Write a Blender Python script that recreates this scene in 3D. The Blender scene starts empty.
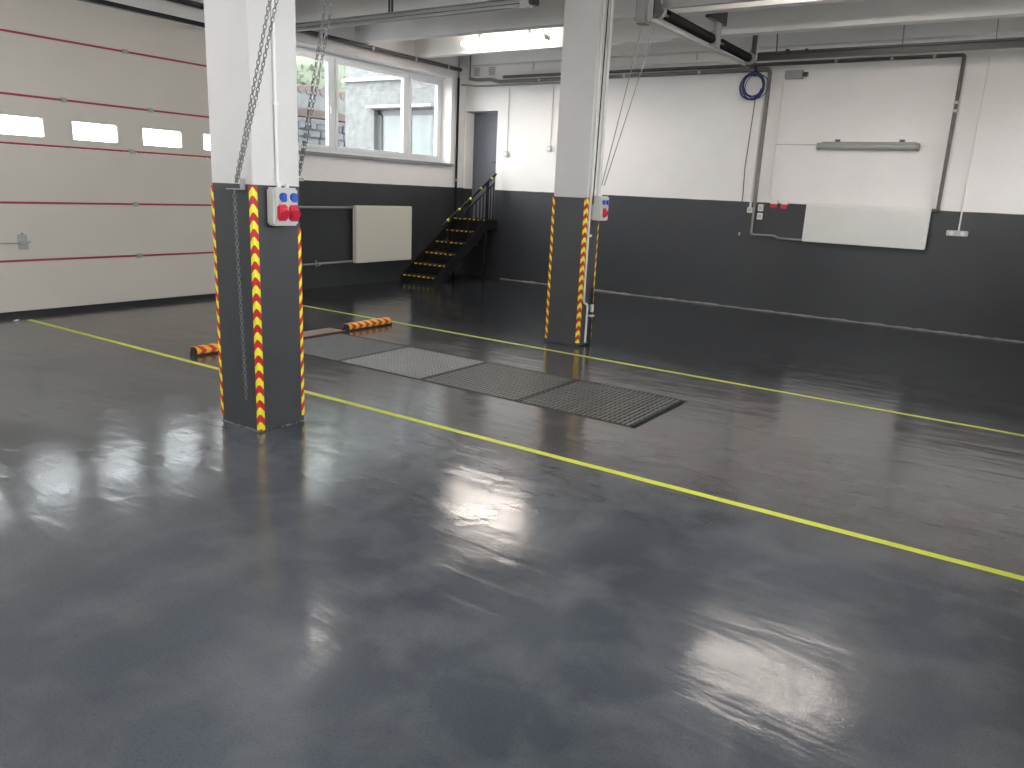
import bpy, bmesh, math, random
from mathutils import Vector, Matrix

random.seed(7)
sc = bpy.context.scene
COL = sc.collection

# ------------------------------------------------------------------ camera
cam_d = bpy.data.cameras.new('camera')
cam = bpy.data.objects.new('camera', cam_d)
COL.objects.link(cam)
yaw, pit, rol = 0.5886009, 0.24439592, 0.04682876
fw = Vector((-math.sin(yaw) * math.cos(pit), math.cos(yaw) * math.cos(pit), -math.sin(pit)))
rt = Vector((math.cos(yaw), math.sin(yaw), 0))
up = rt.cross(fw)
r2 = rt * math.cos(rol) + up * math.sin(rol)
u2 = -rt * math.sin(rol) + up * math.cos(rol)
m = Matrix.Identity(4)
for i in range(3):
    m[i][0], m[i][1], m[i][2] = r2[i], u2[i], -fw[i]
m.translation = (0, 0, 1.6)
cam.matrix_world = m
cam_d.sensor_width = 36
cam_d.lens = 773.356 / 1024 * 36
cam_d.clip_start = 0.05
sc.camera = cam

# ------------------------------------------------------------------ world: overcast sky
w = bpy.data.worlds.new('overcast_sky')
sc.world = w
w.use_nodes = True
nt = w.node_tree
bg = nt.nodes['Background']
bg.inputs[0].default_value = (0.96, 0.97, 1.0, 1)
bg.inputs[1].default_value = 10.0

sc.view_settings.view_transform = 'Standard'
sc.view_settings.look = 'None'
sc.view_settings.gamma = 1
sc.view_settings.exposure = 0.3
sc.cycles.max_bounces = 10
sc.cycles.diffuse_bounces = 5
sc.cycles.transparent_max_bounces = 16
sc.cycles.sample_clamp_indirect = 6
LAMP = 34.0

# ------------------------------------------------------------------ materials
def mat(name, col, rough=0.6, metal=0.0, var=0.0, vscale=8.0, bump=0.0, bscale=60.0, spec=0.5,
        rvar=0.0, emit=None, estr=0.0, coat=0.0):
    M = bpy.data.materials.new(name)
    M.use_nodes = True
    t = M.node_tree
    b = t.nodes['Principled BSDF']
    b.inputs['Base Color'].default_value = (*col, 1)
    b.inputs['Roughness'].default_value = rough
    b.inputs['Metallic'].default_value = metal
    b.inputs['Specular IOR Level'].default_value = spec
    b.inputs['Coat Weight'].default_value = coat
    tc = t.nodes.new('ShaderNodeTexCoord')
    if var or rvar:
        n = t.nodes.new('ShaderNodeTexNoise')
        n.inputs['Scale'].default_value = vscale
        n.inputs['Detail'].default_value = 6
        t.links.new(tc.outputs['Object'], n.inputs['Vector'])
        if var:
            mx = t.nodes.new('ShaderNodeMix')
            mx.data_type = 'RGBA'
            mx.inputs['A'].default_value = (*[c * (1 - var) for c in col], 1)
            mx.inputs['B'].default_value = (*[min(1, c * (1 + var)) for c in col], 1)
            t.links.new(n.outputs['Fac'], mx.inputs['Factor'])
            t.links.new(mx.outputs['Result'], b.inputs['Base Color'])
        if rvar:
            mr = t.nodes.new('ShaderNodeMapRange')
            mr.inputs['From Min'].default_value = 0.3
            mr.inputs['From Max'].default_value = 0.7
            mr.inputs['To Min'].default_value = rough - rvar
            mr.inputs['To Max'].default_value = rough + rvar
            t.links.new(n.outputs['Fac'], mr.inputs['Value'])
            t.links.new(mr.outputs['Result'], b.inputs['Roughness'])
    if bump:
        n2 = t.nodes.new('ShaderNodeTexNoise')
        n2.inputs['Scale'].default_value = bscale
        n2.inputs['Detail'].default_value = 4
        t.links.new(tc.outputs['Object'], n2.inputs['Vector'])
        bp = t.nodes.new('ShaderNodeBump')
        bp.inputs['Strength'].default_value = bump
        bp.inputs['Distance'].default_value = 0.01
        t.links.new(n2.outputs['Fac'], bp.inputs['Height'])
        t.links.new(bp.outputs['Normal'], b.inputs['Normal'])
    if emit:
        b.inputs['Emission Color'].default_value = (*emit, 1)
        b.inputs['Emission Strength'].default_value = estr
    return M


def dado_mat(name, line_z, up_col, lo_col, jitter=0.006, uprough=0.7, lorough=0.38, spec=0.5):
    """white wall above a dark glossy dado, split at a painted line"""
    M = bpy.data.materials.new(name)
    M.use_nodes = True
    t = M.node_tree
    L = t.links
    b = t.nodes['Principled BSDF']
    b.inputs['Specular IOR Level'].default_value = spec
    g = t.nodes.new('ShaderNodeNewGeometry')
    sx = t.nodes.new('ShaderNodeSeparateXYZ')
    L.new(g.outputs['Position'], sx.inputs[0])
    n = t.nodes.new('ShaderNodeTexNoise')
    n.inputs['Scale'].default_value = 3.0
    n.inputs['Detail'].default_value = 5
    L.new(g.outputs['Position'], n.inputs['Vector'])
    ma = t.nodes.new('ShaderNodeMath'); ma.operation = 'MULTIPLY_ADD'
    ma.inputs[1].default_value = jitter * 2
    L.new(n.outputs['Fac'], ma.inputs[0]); L.new(sx.outputs['Z'], ma.inputs[2])
    gt = t.nodes.new('ShaderNodeMath'); gt.operation = 'GREATER_THAN'
    gt.inputs[1].default_value = line_z + jitter
    L.new(ma.outputs[0], gt.inputs[0])

    def tone(c, v):
        mx = t.nodes.new('ShaderNodeMix'); mx.data_type = 'RGBA'
        mx.inputs['A'].default_value = (*[k * (1 - v) for k in c], 1)
        mx.inputs['B'].default_value = (*[min(1, k * (1 + v)) for k in c], 1)
        L.new(n.outputs['Fac'], mx.inputs['Factor'])
        return mx.outputs['Result']
    mx = t.nodes.new('ShaderNodeMix'); mx.data_type = 'RGBA'
    L.new(gt.outputs[0], mx.inputs['Factor'])
    L.new(tone(lo_col, 0.22), mx.inputs['A']); L.new(tone(up_col, 0.05), mx.inputs['B'])
    L.new(mx.outputs['Result'], b.inputs['Base Color'])
    mr = t.nodes.new('ShaderNodeMapRange')
    mr.inputs['To Min'].default_value = lorough; mr.inputs['To Max'].default_value = uprough
    L.new(gt.outputs[0], mr.inputs['Value']); L.new(mr.outputs['Result'], b.inputs['Roughness'])
    n2 = t.nodes.new('ShaderNodeTexNoise'); n2.inputs['Scale'].default_value = 7; n2.inputs['Detail'].default_value = 5
    L.new(g.outputs['Position'], n2.inputs['Vector'])
    bp = t.nodes.new('ShaderNodeBump'); bp.inputs['Strength'].default_value = 0.25; bp.inputs['Distance'].default_value = 0.02
    L.new(n2.outputs['Fac'], bp.inputs['Height']); L.new(bp.outputs['Normal'], b.inputs['Normal'])
    return M


def floor_mat():
    M = bpy.data.materials.new('sealed_concrete_floor')
    M.use_nodes = True
    t = M.node_tree; L = t.links
    b = t.nodes['Principled BSDF']
    g = t.nodes.new('ShaderNodeNewGeometry')

    def noise(scale, detail=6, dist=0.0, vec=None):
        n = t.nodes.new('ShaderNodeTexNoise')
        n.inputs['Scale'].default_value = scale; n.inputs['Detail'].default_value = detail
        n.inputs['Distortion'].default_value = dist
        L.new(vec or g.outputs['Position'], n.inputs['Vector'])
        return n.outputs['Fac']

    def rng(x, a, bb, c, d):
        r = t.nodes.new('ShaderNodeMapRange')
        for k, v in zip(('From Min', 'From Max', 'To Min', 'To Max'), (a, bb, c, d)):
            r.inputs[k].default_value = v
        L.new(x, r.inputs['Value'])
        return r.outputs['Result']

    def mix(f, A, B):
        mx = t.nodes.new('ShaderNodeMix'); mx.data_type = 'RGBA'
        L.new(f, mx.inputs['Factor'])
        for s, v in (('A', A), ('B', B)):
            if isinstance(v, tuple): mx.inputs[s].default_value = (*v, 1)
            else: L.new(v, mx.inputs[s])
        return mx.outputs['Result']
    big = noise(0.55, 7, 0.6)
    mid = noise(3.2, 8, 0.3)
    fine = noise(110, 6)
    c = mix(rng(big, 0.35, 0.65, 0, 1), (0.040, 0.047, 0.058), (0.082, 0.092, 0.108))
    # browner driving lane between the yellow lines
    sx = t.nodes.new('ShaderNodeSeparateXYZ'); L.new(g.outputs['Position'], sx.inputs[0])
    a1 = rng(sx.outputs['Y'], 3.6, 4.3, 0, 1); a2 = rng(sx.outputs['Y'], 6.3, 7.1, 1, 0)
    mu = t.nodes.new('ShaderNodeMath'); mu.operation = 'MULTIPLY'; L.new(a1, mu.inputs[0]); L.new(a2, mu.inputs[1])
    lane = t.nodes.new('ShaderNodeMath'); lane.operation = 'MULTIPLY'; L.new(mu.outputs[0], lane.inputs[0])
    L.new(rng(big, 0.3, 0.6, 0.45, 0.9), lane.inputs[1])
    c = mix(lane.outputs[0], c, (0.082, 0.069, 0.065))
    c = mix(rng(mid, 0.45, 0.72, 0, 0.55), c, (0.128, 0.132, 0.140))
    c = mix(rng(fine, 0.3, 0.5, 0.30, 0.0), c, (0.02, 0.021, 0.023))
    # pale scuffs
    sc1 = noise(1.7, 10, 1.5)
    c = mix(rng(sc1, 0.62, 0.80, 0, 0.12), c, (0.20, 0.205, 0.21))
    # dark wall reflection put into the colour beyond the far yellow line
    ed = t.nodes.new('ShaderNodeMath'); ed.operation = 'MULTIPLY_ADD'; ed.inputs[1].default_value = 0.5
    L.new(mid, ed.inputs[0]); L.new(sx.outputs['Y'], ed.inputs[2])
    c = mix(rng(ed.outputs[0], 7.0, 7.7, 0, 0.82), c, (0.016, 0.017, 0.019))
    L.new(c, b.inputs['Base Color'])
    ro = t.nodes.new('ShaderNodeMath'); ro.operation = 'ADD'
    L.new(rng(mid, 0.3, 0.7, 0.085, 0.145), ro.inputs[0]); L.new(rng(fine, 0.3, 0.7, 0.0, 0.05), ro.inputs[1])
    L.new(ro.outputs[0], b.inputs['Roughness'])
    # trowel waviness
    wv = noise(1.4, 3, 0.8)
    wv2 = noise(9, 4, 0.4)
    b1 = t.nodes.new('ShaderNodeBump'); b1.inputs['Strength'].default_value = 0.25; b1.inputs['Distance'].default_value = 0.02
    L.new(wv, b1.inputs['Height'])
    b2 = t.nodes.new('ShaderNodeBump'); b2.inputs['Strength'].default_value = 0.05; b2.inputs['Distance'].default_value = 0.01
    mp = t.nodes.new('ShaderNodeMapping'); mp.inputs['Scale'].default_value = (0.22, 1, 1)
    L.new(g.outputs['Position'], mp.inputs['Vector'])
    strk = noise(7, 5, 0.5, mp.outputs['Vector'])           # roller strokes along the hall
    b0 = t.nodes.new('ShaderNodeBump'); b0.inputs['Strength'].default_value = 1.0; b0.inputs['Distance'].default_value = 0.0032
    L.new(strk, b0.inputs['Height']); L.new(b0.outputs['Normal'], b1.inputs['Normal'])
    L.new(wv2, b2.inputs['Height']); L.new(b1.outputs['Normal'], b2.inputs['Normal'])
    b3 = t.nodes.new('ShaderNodeBump'); b3.inputs['Strength'].default_value = 0.12; b3.inputs['Distance'].default_value = 0.002
    L.new(fine, b3.inputs['Height']); L.new(b2.outputs['Normal'], b3.inputs['Normal'])
    L.new(b3.outputs['Normal'], b.inputs['Normal'])
    b.inputs['Specular IOR Level'].default_value = 0.55
    return M


def glass_mat(name, tint=(0.93, 0.96, 0.96), haze=0.0):
    M = bpy.data.materials.new(name)
    M.use_nodes = True
    t = M.node_tree; L = t.links
    out = t.nodes['Material Output']
    t.nodes.remove(t.nodes['Principled BSDF'])
    tr = t.nodes.new('ShaderNodeBsdfTransparent'); tr.inputs[0].default_value = (*tint, 1)
    gl = t.nodes.new('ShaderNodeBsdfGlossy'); gl.inputs['Roughness'].default_value = 0.02
    fr = t.nodes.new('ShaderNodeFresnel')
    ge = t.nodes.new('ShaderNodeNewGeometry')
    mi = t.nodes.new('ShaderNodeMapRange')          # the pane's back face is seen from inside the glass: keep its air-side reflectance
    mi.inputs['To Min'].default_value = 1.35; mi.inputs['To Max'].default_value = 1 / 1.35
    L.new(ge.outputs['Backfacing'], mi.inputs['Value']); L.new(mi.outputs['Result'], fr.inputs['IOR'])
    mx = t.nodes.new('ShaderNodeMixShader')
    L.new(fr.outputs[0], mx.inputs[0]); L.new(tr.outputs[0], mx.inputs[1]); L.new(gl.outputs[0], mx.inputs[2])
    L.new(mx.outputs[0], out.inputs['Surface'])
    return M


WHITE = (0.80, 0.765, 0.745)
DARK = (0.030, 0.032, 0.035)
M = {}
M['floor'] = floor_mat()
M['wall_a'] = dado_mat('painted_wall_window_side', 1.615, WHITE, DARK, lorough=0.46)
M['wall_b'] = dado_mat('painted_wall_back', 1.605, WHITE, (0.024, 0.0255, 0.0295), lorough=0.42, spec=0.65)
M['pillar'] = dado_mat('painted_pillar', 1.565, (0.62, 0.597, 0.583), (0.052, 0.053, 0.057), 0.003, lorough=0.42)
M['ceiling'] = mat('ceiling_paint', (0.82, 0.805, 0.79), 0.8, var=0.05, vscale=2, bump=0.15, bscale=12)
M['cream'] = mat('door_panel_cream', (0.60, 0.55, 0.49), 0.5, var=0.05, vscale=1.5, bump=0.08, bscale=90)
M['red_seal'] = mat('red_joint_seal', (0.33, 0.035, 0.045), 0.5, var=0.15)
M['black_rubber'] = mat('black_rubber', (0.012, 0.012, 0.013), 0.6, var=0.2)
M['white_pvc'] = mat('white_window_plastic', (0.80, 0.82, 0.83), 0.3, var=0.02)
M['glass'] = glass_mat('window_glass')
M['grey_sill'] = mat('grey_sill_stone', (0.22, 0.22, 0.225), 0.5, var=0.12, vscale=30)
M['door_grey'] = mat('grey_door_paint', (0.15, 0.155, 0.185), 0.45, var=0.06)
M['yellow'] = mat('signal_yellow', (0.80, 0.76, 0.03), 0.45, var=0.08, vscale=40)
M['amber'] = mat('amber_yellow', (0.86, 0.50, 0.03), 0.45, var=0.08, vscale=40)
M['orange_red'] = mat('orange_red', (0.60, 0.035, 0.015), 0.45, var=0.08, vscale=40)
M['chain'] = mat('chain_steel', (0.20, 0.20, 0.20), 0.42, 0.6, var=0.2, vscale=30)
M['red'] = mat('signal_red', (0.50, 0.012, 0.022), 0.45, var=0.08, vscale=40)
M['line_yellow'] = mat('line_paint', (0.60, 0.64, 0.05), 0.42, var=0.10, vscale=14, bump=0.1, bscale=50)
M['steel'] = mat('galvanised_steel', (0.38, 0.38, 0.375), 0.45, 0.35, var=0.15, vscale=20)
M['dark_steel'] = mat('dark_painted_steel', (0.07, 0.07, 0.072), 0.45, 0.4, var=0.2, vscale=20)
M['black_steel'] = mat('black_painted_steel', (0.008, 0.008, 0.009), 0.65, 0.0, var=0.2, vscale=20, spec=0.25)
M['pipe_grey'] = mat('grey_pipe_paint', (0.24, 0.235, 0.22), 0.5, 0.1, var=0.12, vscale=12)
M['pipe_brown'] = mat('dark_brown_pipe', (0.17, 0.155, 0.14), 0.5, 0.1, var=0.15, vscale=12)
M['pipe_dark'] = mat('darker_brown_pipe', (0.10, 0.088, 0.080), 0.5, 0.1, var=0.15, vscale=12)
M['white_plastic'] = mat('white_plastic', (0.74, 0.72, 0.69), 0.45, var=0.03)
M['grey_plastic'] = mat('light_grey_plastic', (0.50, 0.495, 0.47), 0.45, var=0.03)
M['blue'] = mat('blue_socket_plastic', (0.02, 0.08, 0.42), 0.4, var=0.08)
M['sock_red'] = mat('red_socket_plastic', (0.55, 0.02, 0.05), 0.4, var=0.08)
M['radiator'] = mat('radiator_enamel', (0.74, 0.725, 0.70), 0.4, var=0.02)
M['radiator_cream'] = mat('radiator_cream_enamel', (0.60, 0.57, 0.50), 0.4, var=0.02)
M['lamp_glow'] = mat('lamp_diffuser_glow', (0.9, 0.9, 0.85), 0.4, emit=(1.0, 0.90, 0.815), estr=LAMP, var=0.01)
M['lamp_off'] = mat('lamp_diffuser_off', (0.34, 0.34, 0.32), 0.35, var=0.05)
M['cable_blue'] = mat('blue_cable', (0.02, 0.03, 0.13), 0.45, var=0.1)
M['wood'] = mat('brown_board', (0.22, 0.135, 0.085), 0.5, var=0.25, vscale=14)
M['wood_red'] = mat('red_brown_angle', (0.085, 0.028, 0.022), 0.5, var=0.2)
M['bead'] = mat('pale_mortar_bead', (0.19, 0.19, 0.19), 0.8, var=0.5, vscale=9, bump=0.5, bscale=40)
M['pit'] = mat('pit_concrete', (0.05, 0.05, 0.05), 0.8, var=0.3)
M['grate'] = mat('grate_steel', (0.17, 0.168, 0.168), 0.42, 0.3, var=0.2, vscale=15)
M['grate_light'] = mat('grate_steel_light', (0.30, 0.295, 0.29), 0.42, 0.3, var=0.2, vscale=15)
M['stucco'] = mat('roughcast_stucco', (0.115, 0.115, 0.113), 0.9, var=0.6, vscale=9, bump=1.0, bscale=35)
M['stone'] = mat('grey_field_stone', (0.10, 0.10, 0.107), 0.9, var=0.5, vscale=12, bump=0.9, bscale=30)
M['ledge'] = mat('white_ledge', (0.34, 0.34, 0.335), 0.7, var=0.03)
M['out_door'] = mat('grey_outside_door', (0.085, 0.085, 0.09), 0.5, var=0.06)
M['out_pane'] = mat('outside_door_glass', (0.10, 0.115, 0.11), 0.15, var=0.3, vscale=3)
M['rust'] = mat('rusty_beam', (0.055, 0.035, 0.028), 0.7, var=0.3)
M['leaf'] = mat('hedge_leaf', (0.125, 0.145, 0.10), 0.7, var=0.4, vscale=20)
M['tile'] = mat('red_roof_tile', (0.085, 0.062, 0.055), 0.8, var=0.25)
M['yard'] = mat('yard_concrete', (0.22, 0.22, 0.215), 0.9, var=0.15)
M['vent'] = mat('vent_grey', (0.30, 0.30, 0.29), 0.6, var=0.1)


# ------------------------------------------------------------------ mesh helpers
class MB:
    """collects simple solids in world coordinates"""
    def __init__(self):
        self.v, self.f, self.mi = [], [], []

    def add(self, vs, fs, mi=0):
        o = len(self.v)
        self.v += [tuple(x) for x in vs]
        self.f += [tuple(i + o for i in f) for f in fs]
        self.mi += [mi] * len(fs)
        return self

    def box(self, x0, x1, y0, y1, z0, z1, mi=0, bev=0.0):
        if bev:
            bm = bmesh.new()
            bmesh.ops.create_cube(bm, size=1)
            for v in bm.verts:
                v.co = ((x0 + x1) / 2 + v.co.x * (x1 - x0), (y0 + y1) / 2 + v.co.y * (y1 - y0), (z0 + z1) / 2 + v.co.z * (z1 - z0))
            bmesh.ops.bevel(bm, geom=bm.edges[:], offset=bev, segments=2, affect='EDGES')
            bm.verts.index_update()
            self.add([v.co[:] for v in bm.verts], [[v.index for v in f.verts] for f in bm.faces], mi)
            bm.free()
            return self
        vs = [(x, y, z) for x in (x0, x1) for y in (y0, y1) for z in (z0, z1)]
        fs = [(0, 1, 3, 2), (4, 6, 7, 5), (0, 4, 5, 1), (2, 3, 7, 6), (0, 2, 6, 4), (1, 5, 7, 3)]
        return self.add(vs, fs, mi)

    def obox(self, c, ax, ay, az, sx, sy, sz, mi=0):
        c, ax, ay, az = Vector(c), Vector(ax), Vector(ay), Vector(az)
        vs = [c + ax * (sx / 2 * i) + ay * (sy / 2 * j) + az * (sz / 2 * k) for i in (-1, 1) for j in (-1, 1) for k in (-1, 1)]
        fs = [(0, 1, 3, 2), (4, 6, 7, 5), (0, 4, 5, 1), (2, 3, 7, 6), (0, 2, 6, 4), (1, 5, 7, 3)]
        return self.add(vs, fs, mi)

    def bar(self, a, b, wd, ht, mi=0):
        a, b = Vector(a), Vector(b)
        d = (b - a).normalized()
        s = d.cross(Vector((0, 0, 1)))
        if s.length < 1e-4: s = Vector((1, 0, 0))
        s.normalize()
        return self.obox((a + b) / 2, d, s, d.cross(s), (b - a).length, wd, ht, mi)

    def tube(self, pts, r, n=10, mi=0, closed=False):
        pts = [Vector(p) for p in pts]
        k = len(pts)
        vs, fs = [], []
        ref = None
        for i, p in enumerate(pts):
            if closed: d = pts[(i + 1) % k] - pts[i - 1]
            elif i == 0: d = pts[1] - p
            elif i == k - 1: d = p - pts[i - 1]
            else: d = (pts[i + 1] - p).normalized() + (p - pts[i - 1]).normalized()
            d.normalize()
            if ref is None:
                ref = Vector((0, 0, 1)) if abs(d.z) < 0.9 else Vector((1, 0, 0))
            a = (ref - d * ref.dot(d)).normalized()
            ref = a
            bvec = d.cross(a)
            s = 1.0
            if not closed and 0 < i < k - 1:
                cs = (pts[i + 1] - p).normalized().dot((p - pts[i - 1]).normalized())
                s = 1 / max(0.6, math.sqrt(max(0, (1 + cs) / 2)))
            rr = r[i] if isinstance(r, (list, tuple)) else r
            for j in range(n):
                t = 2 * math.pi * j / n
                vs.append(p + (a * math.cos(t) + bvec * math.sin(t)) * rr * (s if s < 1.2 else 1.1))
        for i in range(k if closed else k - 1):
            for j in range(n):
                a0, a1 = i * n + j, i * n + (j + 1) % n
                b0, b1 = ((i + 1) % k) * n + j, ((i + 1) % k) * n + (j + 1) % n
                fs.append((a0, a1, b1, b0))
        if not closed:
            fs.append(tuple(range(n - 1, -1, -1)))
            fs.append(tuple((k - 1) * n + j for j in range(n)))
        return self.add(vs, fs, mi)

    def build(self, name, mats, parent=None, loc=None, smooth=False):
        base = Vector((0, 0, 0))
        if parent is not None:
            p = parent
            while p is not None:
                base += p.location
                p = p.parent
        if loc is None:
            if parent is not None: loc = base
            else:
                xs = [v[0] for v in self.v]; ys = [v[1] for v in self.v]; zs = [v[2] for v in self.v]
                loc = ((min(xs) + max(xs)) / 2, (min(ys) + max(ys)) / 2, min(zs))
        loc = Vector(loc)
        me = bpy.data.meshes.new(name)
        me.from_pydata([tuple(Vector(v) - loc) for v in self.v], [], self.f)
        for mm in (mats if isinstance(mats, (list, tuple)) else [mats]):
            me.materials.append(mm)
        me.polygons.foreach_set('material_index', self.mi)
        me.polygons.foreach_set('use_smooth', [smooth] * len(self.f))
        me.update()
        bm = bmesh.new(); bm.from_mesh(me)
        bmesh.ops.recalc_face_normals(bm, faces=bm.faces[:])
        bm.to_mesh(me); bm.free()
        if smooth:
            try: me.set_sharp_from_angle(angle=math.radians(40))
            except Exception: pass
        o = bpy.data.objects.new(name, me)
        COL.objects.link(o)
        if parent is not None:
            o.parent = parent
            o.location = loc - base
        else:
            o.location = loc
        return o


def tag(o, label, cat, group=None):
    o['label'] = label; o['category'] = cat
    if group: o['group'] = group
    return o


def thing(name, label, cat, loc, group=None):
    o = bpy.data.objects.new(name, None)
    o.empty_display_size = 0.1
    COL.objects.link(o)
    o.location = loc
    return tag(o, label, cat, group)


def struct(o):
    o['kind'] = 'structure'
    return o


def elbow(pts, r=0.06, n=4):
    """round the corners of a polyline"""
    P = [Vector(p) for p in pts]
    out = [P[0]]
    for i in range(1, len(P) - 1):
        a = (P[i - 1] - P[i]); b = (P[i + 1] - P[i])
        rr = min(r, a.length * 0.45, b.length * 0.45)
        p0 = P[i] + a.normalized() * rr; p1 = P[i] + b.normalized() * rr
        for k in range(n + 1):
            t = k / n
            out.append(p0 * (1 - t) ** 2 + P[i] * 2 * t * (1 - t) + p1 * t * t)
    out.append(P[-1])
    return out


AX, BY = -9.235, 11.87           # inner faces of the door/window wall and of the back wall
CZ, RIBZ = 4.0, 3.69
XR, YF = 1.1, -2.8               # the two walls beside and behind the camera

# ------------------------------------------------------------------ floor with the pit opening
px0, px1, py0, py1 = -6.24, -2.19, 4.88, 5.90
mb = MB()
xs = [AX - 0.4, px0, px1, XR + 0.35]; ys = [YF - 0.35, py0, py1, BY + 0.35]
for i in range(3):
    for j in range(3):
        if i == 1 and j == 1: continue
        mb.add([(xs[i], ys[j], 0), (xs[i + 1], ys[j], 0), (xs[i + 1], ys[j + 1], 0), (xs[i], ys[j + 1], 0)], [(0, 1, 2, 3)])
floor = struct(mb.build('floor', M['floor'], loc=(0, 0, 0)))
mb = MB()
d = -1.3
mb.box(px0 - .1, px0, py0 - .1, py1 + .1, d, -0.002).box(px1, px1 + .1, py0 - .1, py1 + .1, d, -0.002)
mb.box(px0, px1, py0 - .1, py0, d, -0.002).box(px0, px1, py1, py1 + .1, d, -0.002).box(px0 - .1, px1 + .1, py0 - .1, py1 + .1, d - .1, d)
# ledge angle that carries the grates
mb.box(px0, px1, py0, py0 + .03, -.06, -.037).box(px0, px1, py1 - .03, py1, -.06, -.037)
mb.build('pit_lining', M['pit'], floor)

# ------------------------------------------------------------------ ceiling and ribs
ceil = struct(MB().box(AX - .35, XR + .35, YF - .35, BY + .35, CZ, CZ + .25).build('ceiling', M['ceiling'], loc=(0, 0, 0)))
for y in (-1.9, -0.5, 0.9, 2.3, 3.7, 5.05, 6.4, 7.75, 9.1, 10.45):
    MB().box(AX, XR, y, y + .16, RIBZ, CZ).build('ceiling_beam', M['ceiling'], ceil)
MB().box(AX, XR, BY - .17, BY, 3.74, CZ).build('ceiling_beam', M['ceiling'], ceil)

# ------------------------------------------------------------------ wall_left: sectional door and window
dy0, dy1, dz1 = 2.0, 7.08, 3.44
wy0, wy1, wz0, wz1 = 7.80, 11.46, 2.03, 3.50
T = 0.36
mb = MB()
mb.box(AX - T, AX, YF - .35, dy0, 0, CZ).box(AX - T, AX, dy0, dy1, dz1, CZ).box(AX - T, AX, dy1, wy0, 0, CZ)
mb.box(AX - T, AX, wy0, wy1, 0, wz0).box(AX - T, AX, wy0, wy1, wz1, CZ).box(AX - T, AX, wy1, BY + .35, 0, CZ)
wall_left = struct(mb.build('wall_left', M['wall_a'], loc=(0, 0, 0)))

# sectional door: panels, red seals, glazed ports, hinges
door1 = bpy.data.objects.new('door_1', None); COL.objects.link(door1); door1.location = (AX - .05, (dy0 + dy1) / 2, 0)
struct(door1)
zb = [0.045, 0.61, 1.233, 1.851, 2.35, 2.972, 3.43]
ports = [(yc, 1.938, 2.134) for yc in (2.50, 3.33, 4.165, 4.995, 5.828, 6.66)]
pw = 0.26
for i in range(6):
    z0, z1 = zb[i] + .012, zb[i + 1] - .012
    mb = MB()
    xf, xb = AX - .03, AX - .075
    if i != 3:
        mb.box(xb, xf, dy0 + .01, dy1 - .01, z0, z1, bev=.006)
    else:
        pz0, pz1 = ports[0][1], ports[0][2]
        mb.box(xb, xf, dy0 + .01, dy1 - .01, z0, pz0).box(xb, xf, dy0 + .01, dy1 - .01, pz1, z1)
        ed = [dy0 + .01] + [e for p in ports for e in (p[0] - pw, p[0] + pw)] + [dy1 - .01]
        for k in range(0, len(ed), 2):
            mb.box(xb, xf, ed[k], ed[k + 1], pz0, pz1)
    pan = mb.build('panel', M['cream'], door1)
    if i == 3:
        for p in ports:
            f = MB()
            y0, y1, z0_, z1_ = p[0] - pw, p[0] + pw, p[1], p[2]
            f.box(xf - .002, xf + .006, y0 - .018, y1 + .018, z0_ - .018, z0_ + .002).box(xf - .002, xf + .006, y0 - .018, y1 + .018, z1_ - .002, z1_ + .018)
            f.box(xf - .002, xf + .006, y0 - .018, y0 + .002, z0_, z1_).box(xf - .002, xf + .006, y1 - .002, y1 + .018, z0_, z1_)
            f.build('port_frame', M['cream'], pan)
            MB().box(xb + .02, xb + .026, y0, y1, z0_, z1_).build('port_pane', M['glass'], pan)
    if i:
        MB().box(AX - .07, AX - .034, dy0 + .01, dy1 - .01, zb[i] - .011, zb[i] + .011).build('joint_seal', M['red_seal'], door1)
        for yh in ((5.42, 3.1) if i not in (4,) else (4.667, 5.69, 3.4)):
            h = MB().box(AX - .034, AX - .018, yh - .035, yh + .035, zb[i] - .028, zb[i] + .028, bev=.004)
            h.tube([(AX - .016, yh - .03, zb[i]), (AX - .016, yh + .03, zb[i])], .008, 8)
            h.build('hinge', M['steel'], door1)
MB().box(AX - .09, AX - .02, dy0, dy1, 0.0, 0.055).build('bottom_seal', M['black_rubber'], door1)
MB().box(AX - .08, AX + .012, dy0, dy1, 3.425, 3.475).build('top_seal', M['black_rubber'], door1)
lt = MB().box(AX - .03, AX - .022, 4.04, 4.14, .73, .89, bev=.003).box(AX - .022, AX + .0, 4.06, 4.13, .79, .82)
lt.tube([(AX - .012, 4.09, .815), (AX - .012, 4.16, .815)], .011, 8).tube([(AX - .012, 4.1, .805), (AX - .012, 3.2, .805)], .008, 8)
lt.tube([(AX - .02, 4.09, .90), (AX - .005, 4.09, .90)], .014, 10)
lt.build('slide_bolt', M['steel'], door1)

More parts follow.
